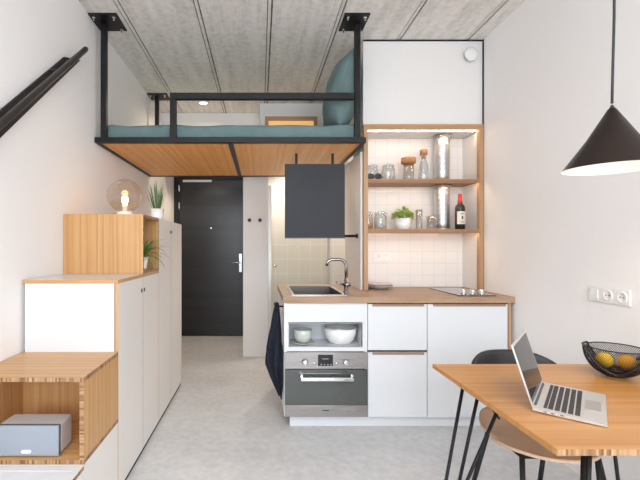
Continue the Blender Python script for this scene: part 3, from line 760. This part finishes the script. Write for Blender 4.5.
# lower cubby, open to the front
t = thing('bamboo_cubby', (-.99, 1.89, .388), 'open-fronted bamboo cubby with a speaker inside', 'cubby', 'bamboo cubbies')
y0, y1, z0, z1, th = 1.688, 2.092, .388, .755, .019
mats = [bam('Y', 'X'), M['edgeX'], M['edgeY'], M['edgeZ']]
MB().box(SL, SR, y0, y1, z1-th, z1, faces={'-y': 1, '+x': 2}).build('top_panel', mats, t)
MB().box(SL, SR, y0, y1, z0, z0+th, faces={'-y': 1, '+x': 2}).build('bottom_panel', mats, t)
mats = [bam('Y', 'Z'), M['edgeX'], M['edgeY'], M['edgeZ']]
for a in (SL, SR-th): MB().box(a, a+th, y0, y1, z0+th, z1-th, faces={'-y': 3}).build('side_panel', mats, t)
MB().box(SL+th, SR-th, y1-th, y1, z0+th, z1-th).build('back_panel', bam('X', 'Z'), t)
# mid cabinet
def doors(t, ys, z0, z1, hz):
    MB().box(SL, SR-.006, ys[0][0], ys[-1][1], 0, .011).build('toe_shade', M['gap_shade'], t)  # black strip standing for shade under the doors
    for i, (a, b_) in enumerate(ys):
        d_ = MB().box(SR-.019, SR, a+.002, b_-.002, z0+.014, z1, faces={'-y': 1 if i == 0 else 2, '+y': 2, '+z': 1}).build('door', [M['cream'], bam('X', 'Z'), M['edgeZ']], t)  # seam-side edges coloured darker brown to deepen the seam shade
        hole_disc(d_, (b_-.028) if i == 0 else (a+.028), hz)
t = thing('step_cabinet', (-.99, 2.52, 0), 'two-door cabinet forming the middle step, white front and pale tread', 'cabinet')
MB().box(SL+.014, SR-.0205, 2.096, 2.938, .012, 1.113, faces={'+x': 1}).build('carcass', [M['white'], M['gap_shade']], t)  # face behind the doors is black, standing for seam shade
doors(t, ((2.096, 2.54), (2.54, 2.938)), .012, 1.113, 1.03)
MB().box(SL, SR, 2.096, 2.938, 1.114, 1.132, faces={'+z': 1}).build('tread', [bam('Y', 'X'), M['laminate']], t)
# upper cubby, open to the right
t = thing('bamboo_cubby', (-.99, 2.74, 1.133), 'tall bamboo cubby open to the side with a spider plant', 'cubby', 'bamboo cubbies')
y0, y1, z0, z1 = 2.54, 2.938, 1.133, 1.513
mats = [bam('Y', 'X'), M['edgeX'], M['edgeY'], M['edgeZ']]
MB().box(SL, SR, y0+th, y1-th, z1-th, z1, faces={'+x': 2}).build('top_panel', mats, t)
MB().box(SL, SR, y0+th, y1-th, z0, z0+th, faces={'+x': 2}).build('bottom_panel', mats, t)
mats = [bam('X', 'Z'), M['edgeX'], M['edgeY'], M['edgeZ']]
MB().box(SL, SR, y0, y0+th, z0, z1, faces={'+x': 3}).build('side_panel', mats, t)
MB().box(SL, SR, y1-th, y1, z0, z1, faces={'+x': 3}).build('side_panel', mats, t)
MB().box(SL, SL+th, y0+th, y1-th, z0+th, z1-th).build('back_panel', bam('Y', 'Z'), t)
# tall cabinet
t = thing('tall_cabinet', (-.99, 3.36, 0), 'tallest cream two-door cabinet at the end of the storage steps', 'cabinet')
MB().box(SL, SR-.0205, 2.941, 3.788, .012, 1.513, faces={'+x': 1}).build('carcass', [M['white'], M['gap_shade']], t)  # black face behind the doors stands for shade in the seams
doors(t, ((2.941, 3.34), (3.34, 3.788)), .012, 1.513, 1.425)

# speaker in the lower cubby
t = thing('speaker', (-.99, 1.78, .408), 'pale grey wireless speaker inside the lower bamboo cubby', 'speaker')
sx0, sx1, sy0, sy1, sz0, sz1 = -1.128, -.860, 1.712, 1.835, .4085, .543
MB().box(sx0, sx1, sy0+.012, sy1, sz0+.004, sz1, bevel=.012, seg=4).build('shell', M['speaker_body'], t)
MB().box(sx0-.002, sx1+.002, sy0+.005, sy0+.012, sz0, sz1+.002, bevel=.002).build('dark_edge', M['dark_grey'], t)
MB().box(sx0+.001, sx1-.001, sy0-.004, sy0+.005, sz0+.003, sz1-.001, bevel=.004, seg=3).build('grille', M['speaker_cloth'], t)
n = 24; cx, cz = -.998, .4325
MB().prism([(cx+(.014 if math.cos(2*PI*i/n) > 0 else -.014)+.007*math.cos(2*PI*i/n), cz+.0075*math.sin(2*PI*i/n)) for i in range(n)], 'Y', sy0-.007, sy0-.004).build('badge', M['ceramic'], t)

# table lamp: smoked glass globe
LX, LY, LZ = -.925, 2.74, 1.5135
t = thing('table_lamp', (LX, LY, LZ), 'smoked glass globe lamp with glowing bulb on the upper bamboo cubby', 'table lamp')
MB().lathe([(0, 0), (.052, 0), (.054, .004), (.054, .026), (.050, .030), (.024, .032), (0, .032)], (LX, LY, LZ), 36).build('base', M['ceramic'], t)
MB().lathe([(0, .032), (.018, .032), (.018, .068), (.014, .072), (0, .072)], (LX, LY, LZ), 24).build('bulb_holder', M['plastic'], t)
MB().lathe([(0, .072), (.010, .073), (.013, .085), (.021, .105), (.0215, .118), (.016, .133), (0, .140)], (LX, LY, LZ), 24).build('bulb', M['bulb'], t)
gl = MB(); R = .118; gc = LZ+.028+.112
pr = []
for i in range(25):
    a = -PI/2+.33+(PI-.33)*i/24
    pr.append((R*math.cos(a), gc-LZ+R*.97*math.sin(a)))
pr[-1] = (0, pr[-1][1])
gl.lathe(pr, (LX, LY, LZ), 40); gl.build('globe', M['smoke'], t)
MB().tube([(LX+.052, LY+.0, LZ+.012), (LX+.075, LY-.02, LZ+.006), (LX+.10, LY+.05, LZ+.005), (LX+.11, LY+.14, LZ+.005)], .004, 8).build('cord', M['black_soft'], t)

# snake plant on the tall cabinet
PX, PY, PZ = -.805, 3.13, 1.5135
t = thing('potted_plant', (PX, PY, PZ), 'upright snake plant in a white pot on the tall cabinet', 'potted plant')
MB().lathe([(0, 0), (.040, 0), (.044, .004), (.053, .085), (.050, .085), (.046, .075), (0, .072)], (PX, PY, PZ), 28).build('pot', M['ceramic'], t)
MB().lathe([(0, .072), (.046, .074), (0, .078)], (PX, PY, PZ), 20).build('soil', M['soil'], t)
lf = MB()
for i in range(13):
    a = i*2.399; rr = .006+.028*(i/13)
    leaf_quad(lf, (PX+rr*math.cos(a), PY+rr*math.sin(a), PZ+.07), (.30*math.cos(a)*(.4+i/13), .30*math.sin(a)*(.4+i/13), 1), .245-.09*(i/13)+random.uniform(-.02, .02), .016, -.02, 6, Vector((math.sin(a+1), math.cos(a+1), .1)).normalized())
lf.build('leaves', M['leaf_snake'], t)
# spider plant in the upper cubby
PX, PY, PZ = -.800, 2.69, 1.1525
t = thing('potted_plant', (PX, PY, PZ), 'spider plant in a small white pot inside the upper bamboo cubby', 'potted plant')
MB().lathe([(0, 0), (.032, 0), (.036, .004), (.046, .085), (.043, .085), (.039, .075), (0, .072)], (PX, PY, PZ), 28).build('pot', M['ceramic'], t)
MB().lathe([(0, .072), (.039, .074), (0, .078)], (PX, PY, PZ), 20).build('soil', M['soil'], t)
lf = MB()
for i in range(64):
    a = i*2.399; e = random.uniform(.9, 3.6); L_ = random.uniform(.13, .26)
    dx, dyy = math.cos(a), math.sin(a)
    if dx < 0: L_ *= .8
    leaf_quad(lf, (PX+.014*dx, PY+.014*dyy, PZ+.075), (dx, dyy*.8, e), L_, random.uniform(.012, .018), random.uniform(1.3, 2.6), 9)
for v_ in lf.bm.verts:
    v_.co.y = min(max(v_.co.y, 2.563), 2.915); v_.co.z = min(v_.co.z, 1.488)
    if v_.co.x < -.74: v_.co.z = max(v_.co.z, 1.157)
lf.build('leaves', M['leaf'], t)

# ------------------------------------------------------------------ dining table
TX0, TX1, TY0, TY1, TZ = .818, 1.818, 1.102, 1.898, .75
t = thing('dining_table', ((TX0+TX1)/2, (TY0+TY1)/2, 0), 'bamboo dining table on black hairpin legs against the right wall', 'table')
MB().box(TX0, TX1, TY0, TY1, TZ-.018, TZ, faces={'-y': 1, '-x': 2, '+y': 1}).build('tabletop', [M['table'], M['edgeX'], M['table']], t)
def hairpin(tops, foot, mid=None):
    q = MB(); fx, fy = foot
    for i in range(0, len(tops)-1):
        A, B = tops[i], tops[i+1]
        d_ = Vector((B[0]-A[0], B[1]-A[1], 0)).normalized()*.016
        q.tube([(A[0], A[1], TZ-.024), (fx-d_.x, fy-d_.y, .03), (fx-d_.x*.6, fy-d_.y*.6, .0125), (fx, fy, .008), (fx+d_.x*.6, fy+d_.y*.6, .0125), (fx+d_.x, fy+d_.y, .03), (B[0], B[1], TZ-.024)], .0075, 10)
    if mid: q.tube([(mid[0], mid[1], TZ-.024), (fx+.03, fy, .012)], .0075, 10)
    xs = [p[0] for p in tops]; ys = [p[1] for p in tops]
    q.box(min(xs)-.02, max(xs)+.02, min(ys)-.02, max(ys)+.02, TZ-.024, TZ-.0182)
    q.build('leg', M['black'], t)
hairpin([(.945, 1.84), (1.075, 1.72)], (.815, 1.80), (1.0, 1.80))
hairpin([(.955, 1.160), (.985, 1.215)], (.900, 1.13))
hairpin([(1.48, 1.86), (1.53, 1.77)], (1.66, 1.85))
hairpin([(1.60, 1.16), (1.72, 1.27)], (1.775, 1.14))

# chair tucked under the far side
t = thing('dining_chair', (1.255, 1.80, 0), 'chair with black backrest and pale wood seat tucked under the table', 'chair')
CX = 1.255
def seat(z):
    def f(u, v):
        a, b_ = u*2-1, v*2-1
        s1 = math.sqrt(max(0, 1-b_*b_/2)); s2 = math.sqrt(max(0, 1-a*a/2))
        x = CX-.012+a*s1*.225; y = 1.80+b_*s2*.23
        r2 = a*a*s1*s1+b_*b_*s2*s2
        zz = .432+.040*min(1, r2)**2.0*(1. if b_ > -.2 else .55)+.02*max(0, b_)**2
        return (x, y, zz+z)
    return f
s_ = MB(); s_.grid(seat(0), 22, 22); s_.grid(seat(.014), 22, 22)
rim = [e for e in s_.bm.edges if e.is_boundary]; bmesh.ops.bridge_loops(s_.bm, edges=rim)
s_.build('seat', M['seatwood'], t)
def back(off):
    def f(u, v):
        a = u*2-1
        x = CX+.008+a*.205; z = .558+v*.215-.045*abs(a)**4*(v) +.03*abs(a)**4*(1-v)
        y = 2.03-.08*abs(a)**2.2+.03*v+off
        return (x, y, z)
    return f
s_ = MB(); s_.grid(back(0), 26, 10); s_.grid(back(.022), 26, 10)
rim = [e for e in s_.bm.edges if e.is_boundary]; bmesh.ops.bridge_loops(s_.bm, edges=rim)
s_.build('backrest', M['black_soft'], t)
for sx in (-.09, .09): MB().tube([(CX+sx, 1.93, .445), (CX+sx, 2.01, .50), (CX+sx, 2.06, .60), (CX+sx, 2.075, .70)], .009, 10).build('back_support', M['black'], t)
for x, y, fx, fy in ((1.10, 1.68, 1.088, 1.64), (1.415, 1.68, 1.43, 1.64), (1.10, 1.92, 1.01, 1.97), (1.38, 1.92, 1.365, 1.98)):
    MB().tube([(x, y, .438), (fx, fy, 0.002)], .0105, 12).build('leg', M['black'], t)
fr = MB(); fr.tube([(1.10, 1.68, .425), (1.415, 1.68, .425)], .008); fr.tube([(1.10, 1.92, .43), (1.38, 1.92, .43)], .008); fr.tube([(1.10, 1.68, .425), (1.10, 1.92, .43)], .008); fr.tube([(1.415, 1.68, .425), (1.38, 1.92, .43)], .008)
fr.build('under_frame', M['black'], t)

# ------------------------------------------------------------------ laptop (built flat at origin, then turned)
LA, LW, LD = math.radians(50), .335, .192
A0 = Vector((.921, 1.352, TZ+.0005))
# local x along hinge (near end -> far end), local y from hinge to the front edge
ex = Vector((math.cos(LA), math.sin(LA), 0)); ey = Vector((math.sin(LA), -math.cos(LA), 0)); ez = Vector((0, 0, 1))
BM_ = Matrix(((ex.x, ey.x, 0, A0.x), (ex.y, ey.y, 0, A0.y), (0, 0, 1, A0.z), (0, 0, 0, 1)))
t = thing('laptop', tuple(A0+ex*LW/2+ey*LD/2), 'open silver laptop on the bamboo table', 'laptop')
MB().prism([(0, .004), (LD*.5, .002), (LD-.006, .002), (LD, .004), (LD, .008), (0, .014)], 'X', 0, LW).xform(BM_).build('base', M['alu'], t)
slope = lambda y: .014-.006*y/LD
ky = MB(); rows = 6; ky0, kyd = .022, .0178
for r_i in range(rows):
    n_ = 14 if r_i else 14; kw = (LW-.044)/n_
    i = 0
    while i < n_:
        wk = 1
        if r_i == rows-1 and i == 4: wk = 5
        xk = .022+kw*i; yk = ky0+kyd*r_i; hgt = kyd-.003
        if r_i == 0: hgt = kyd*.62; yk += kyd*.3
        ky.box(xk+.0018, xk+kw*wk-.0018, yk+.0006, yk+hgt-.0006, slope(yk)-.001, slope(yk)+.0012); i += wk
ky.xform(BM_).build('keyboard', M['key'], t)
MB().box(LW*.34, LW*.66, .128, .178, .0085, .0098).xform(BM_).build('trackpad', plain('trackpad_grey', (.47, .445, .42), .3, metal=.6), t)
MB().tube([(.03, 0.003, .012), (LW-.03, .003, .012)], .006, 12).xform(BM_).build('hinge', M['dark_grey'], t)
pt = MB()
for yy in (.03, .05, .075): pt.box(-.0006, .0, yy, yy+.010, .006, .009)
pt.xform(BM_).build('ports', M['dark_grey'], t)
tilt = math.radians(17); LH = .212
LM = BM_ @ Matrix.Translation((0, .003, .013)) @ Matrix.Rotation(tilt, 4, 'X')
ld = MB().box(0, LW, -.005, 0, 0, LH, bevel=.0015).xform(LM).build('lid', M['alu'], t)
MB().box(.011, LW-.011, 0, .0006, .014, LH-.010).xform(LM).build('screen', M['screen'], ld)

# ------------------------------------------------------------------ wire bowl with fruit
WX, WY = 1.525, 1.715
t = thing('fruit_bowl', (WX, WY, TZ), 'black wire mesh bowl with two yellow fruits on the table', 'bowl')
R, H = .112, .122
def bowlp(r, h, a, f): # f 0 bottom .. 1 rim
    ang = f*PI/2
    return Vector((WX+r*math.sin(ang)**.8*math.cos(a), WY+r*math.sin(ang)**.8*math.sin(a), TZ+.003+h*(1-math.cos(ang)**1.0)))
inn = MB(); NA = 72
def ib(a, f): return bowlp(R*.88, H*.88, a, f)+Vector((0, 0, .014))
for i in range(NA):
    for sg in (1, -1):
        inn.tube([ib(2*PI*i/NA+sg*f*1.1, .18+.82*f) for f in [j/10 for j in range(11)]], .00095, 4, cap=False)
for f in (.18, 1.): inn.tube([ib(2*PI*k/48, f) for k in range(48)], .0017 if f < 1 else .0024, 6, closed=True)
inn.build('inner_basket', M['wire'], t)
out = MB()
# outer shell: mesh wings on two sides, U-shaped openings front and back
fd = math.atan2(-WY, -WX)
def gap(f): return 1.05*max(0, (f-.40)/.60)**.5      # half angle of an opening at height f
for wc in (fd+PI/2, fd-PI/2):
    def half(f): return PI/2-gap(f)
    for i in range(64):
        for sg in (1, -1):
            a0 = -2.2+4.4*i/63; seg_ = []
            for j in range(21):
                f = .14+.86*j/20; a = a0+sg*(f-.5)*.9
                if abs(a) <= half(f): seg_.append(bowlp(R, H, wc+a, f))
                else:
                    if len(seg_) > 1: out.tube(seg_, .0008, 4, cap=False)
                    seg_ = []
            if len(seg_) > 1: out.tube(seg_, .0008, 4, cap=False)
    out.tube([bowlp(R, H, wc-half(1)+2*half(1)*k/24, 1.) for k in range(25)], .0032, 8)
for fc in (fd, fd+PI):
    u_ = [bowlp(R, H, fc-gap(1-.6*math.sin(PI/2*j/14)), 1-.6*math.sin(PI/2*j/14)) for j in range(15)]
    u_ += [bowlp(R, H, fc+gap(1-.6*math.sin(PI/2*j/14)), 1-.6*math.sin(PI/2*j/14)) for j in range(13, -1, -1)]
    out.tube(u_, .0034, 8)
    # narrow lens-shaped opening below
    out.tube([bowlp(R, H, fc-.8+1.6*k/20, .38-.16*abs(2*k/20-1)**2) for k in range(21)], .0026, 8)
out.tube([bowlp(R, H, 2*PI*k/40, .16) for k in range(40)], .0032, 8, closed=True)
out.build('outer_shell', M['wire'], t)
for dx, dyy, m_, l in ((-.033, .018, 'lemon', 'yellow-orange fruit in the wire bowl, the one nearer the laptop'), (.033, -.018, 'orange', 'yellow-orange fruit in the wire bowl, the one nearer the right wall')):
    fx, fy, fz = WX+dx, WY+dyy, TZ+.014+.046+.006
    q = thing('orange', (fx, fy, fz-.036), l, 'fruit', 'fruits in the wire bowl')
    MB().lathe([(0, -.0325)]+[(.032*math.sin(PI*i/14), -.0325*math.cos(PI*i/14)) for i in range(1, 14)]+[(0, .0315)], (fx, fy, fz), 28).build('peel', M[m_], q)
    MB().cyl((fx, fy, fz+.0312), .0035, .003, 8).build('stem', M['leaf'], q)

# ------------------------------------------------------------------ pendant lamp
PXX, PYY = 1.329, 1.51
t = thing('pendant_lamp', (PXX, PYY, 1.60), 'black cone pendant lamp with white inside above the table', 'pendant lamp')
zr, za, rr = 1.602, 1.828, .155
MB().lathe([(rr, zr-EYE), (rr*.5, ((zr-EYE)+(za-EYE))/2), (.012, za-EYE), (0, za-EYE+.001)], (PXX, PYY, EYE), 64).build('shade', M['lamp_out'], t)
MB().lathe([(rr-.0005, zr-EYE), (rr*.49, ((zr-EYE)+(za-EYE))/2-.003), (.02, za-EYE-.02), (0, za-EYE-.02)], (PXX, PYY, EYE), 64).build('shade_lining', M['lamp_in'], t)
MB().lathe([(0, 0), (.016, .0), (.030, .022), (.026, .045), (.014, .065), (.014, .09), (0, .09)], (PXX, PYY, zr+.075), 24).build('bulb', M['bulb_white'], t)
MB().lathe([(0, 0), (.011, 0), (.005, .012), (.004, .016), (0, .016)], (PXX, PYY, za-.002), 20).build('cap', M['lamp_out'], t)
pts = [(PXX+.0, PYY, za+.02), (PXX+.002, PYY, za+.12), (PXX+.008, PYY, za+.35), (PXX+.010, PYY, za+.6), (PXX+.010, PYY, 2.975)]
MB().tube(pts, .0045, 10).build('cord', M['black_soft'], t)
MB().lathe([(0, 2.97), (.05, 2.972), (.05, 2.999), (0, 2.999)], (PXX+.01, PYY, 0), 24).build('ceiling_rose', M['black_soft'], t)

# ------------------------------------------------------------------ light
def area(name, loc, rot, sx, sy, e, c=(1, 1, 1), spread=None):
    l = bpy.data.lights.new(name, 'AREA'); l.shape = 'RECTANGLE'; l.size = sx; l.size_y = sy; l.energy = e; l.color = c
    if spread: l.spread = spread
    o = bpy.data.objects.new(name, l); col.objects.link(o); o.location = loc; o.rotation_euler = rot; return o
def point(name, loc, e, c, r=.03):
    l = bpy.data.lights.new(name, 'POINT'); l.energy = e; l.color = c; l.shadow_soft_size = r
    o = bpy.data.objects.new(name, l); col.objects.link(o); o.location = loc; return o
def spot(name, loc, e, c, ang=130, r=.04):
    l = bpy.data.lights.new(name, 'SPOT'); l.energy = e; l.color = c; l.spot_size = math.radians(ang); l.spot_blend = .6; l.shadow_soft_size = r
    o = bpy.data.objects.new(name, l); col.objects.link(o); o.location = loc; return o
area('window_daylight', (.3, YB+.10, 2.0), (math.radians(62), 0, 0), 2.9, 1.9, 150, (.84, .92, 1.))
area('added_ceiling_fill', (.3, -.75, 2.97), (0, 0, 0), 2.4, 1.6, 55, (.97, .98, 1.))  # added fill light under the ceiling, not a lamp of the room
point('globe_bulb_light', (LX, LY, LZ+.115), 22.0, (1., .60, .28), .02)
spot('pendant_bulb_light', (PXX, PYY, zr+.05), 5, (1., .86, .68), 150)
spot('bed_downlight', (-.66, 4.66, ZC-.04), 26, (1., .82, .6), 165)
spot('added_entrance_fill', (-.66, 5.45, 2.39), 22, (1., .82, .62))  # added spot that brightens the entrance, has no fixture
spot('added_shower_fill', (.6, 4.90, 2.36), 60, (1., .91, .80), 150)  # added spot that brightens the shower tiles, has no fixture

w = bpy.data.worlds.new('sky'); sc.world = w; w.use_nodes = True
bg = w.node_tree.nodes['Background']; bg.inputs[0].default_value = (.80, .90, 1., 1); bg.inputs[1].default_value = 1.3

# ------------------------------------------------------------------ camera
cam = bpy.data.cameras.new('camera'); co = bpy.data.objects.new('camera', cam); col.objects.link(co)
co.location = (0, 0, EYE); co.rotation_euler = (PI/2, 0, 0)
cam.sensor_width = 36; cam.lens = 400/640*36; cam.shift_x = 60/640; cam.shift_y = 6/640; cam.clip_start = .02
sc.camera = co
sc.view_settings.view_transform = 'Standard'; sc.view_settings.look = 'None'; sc.view_settings.gamma = 1; sc.view_settings.use_curve_mapping = False
sc.view_settings.exposure = 0.0
sc.cycles.max_bounces = 10; sc.cycles.transparent_max_bounces = 24; sc.cycles.diffuse_bounces = 9
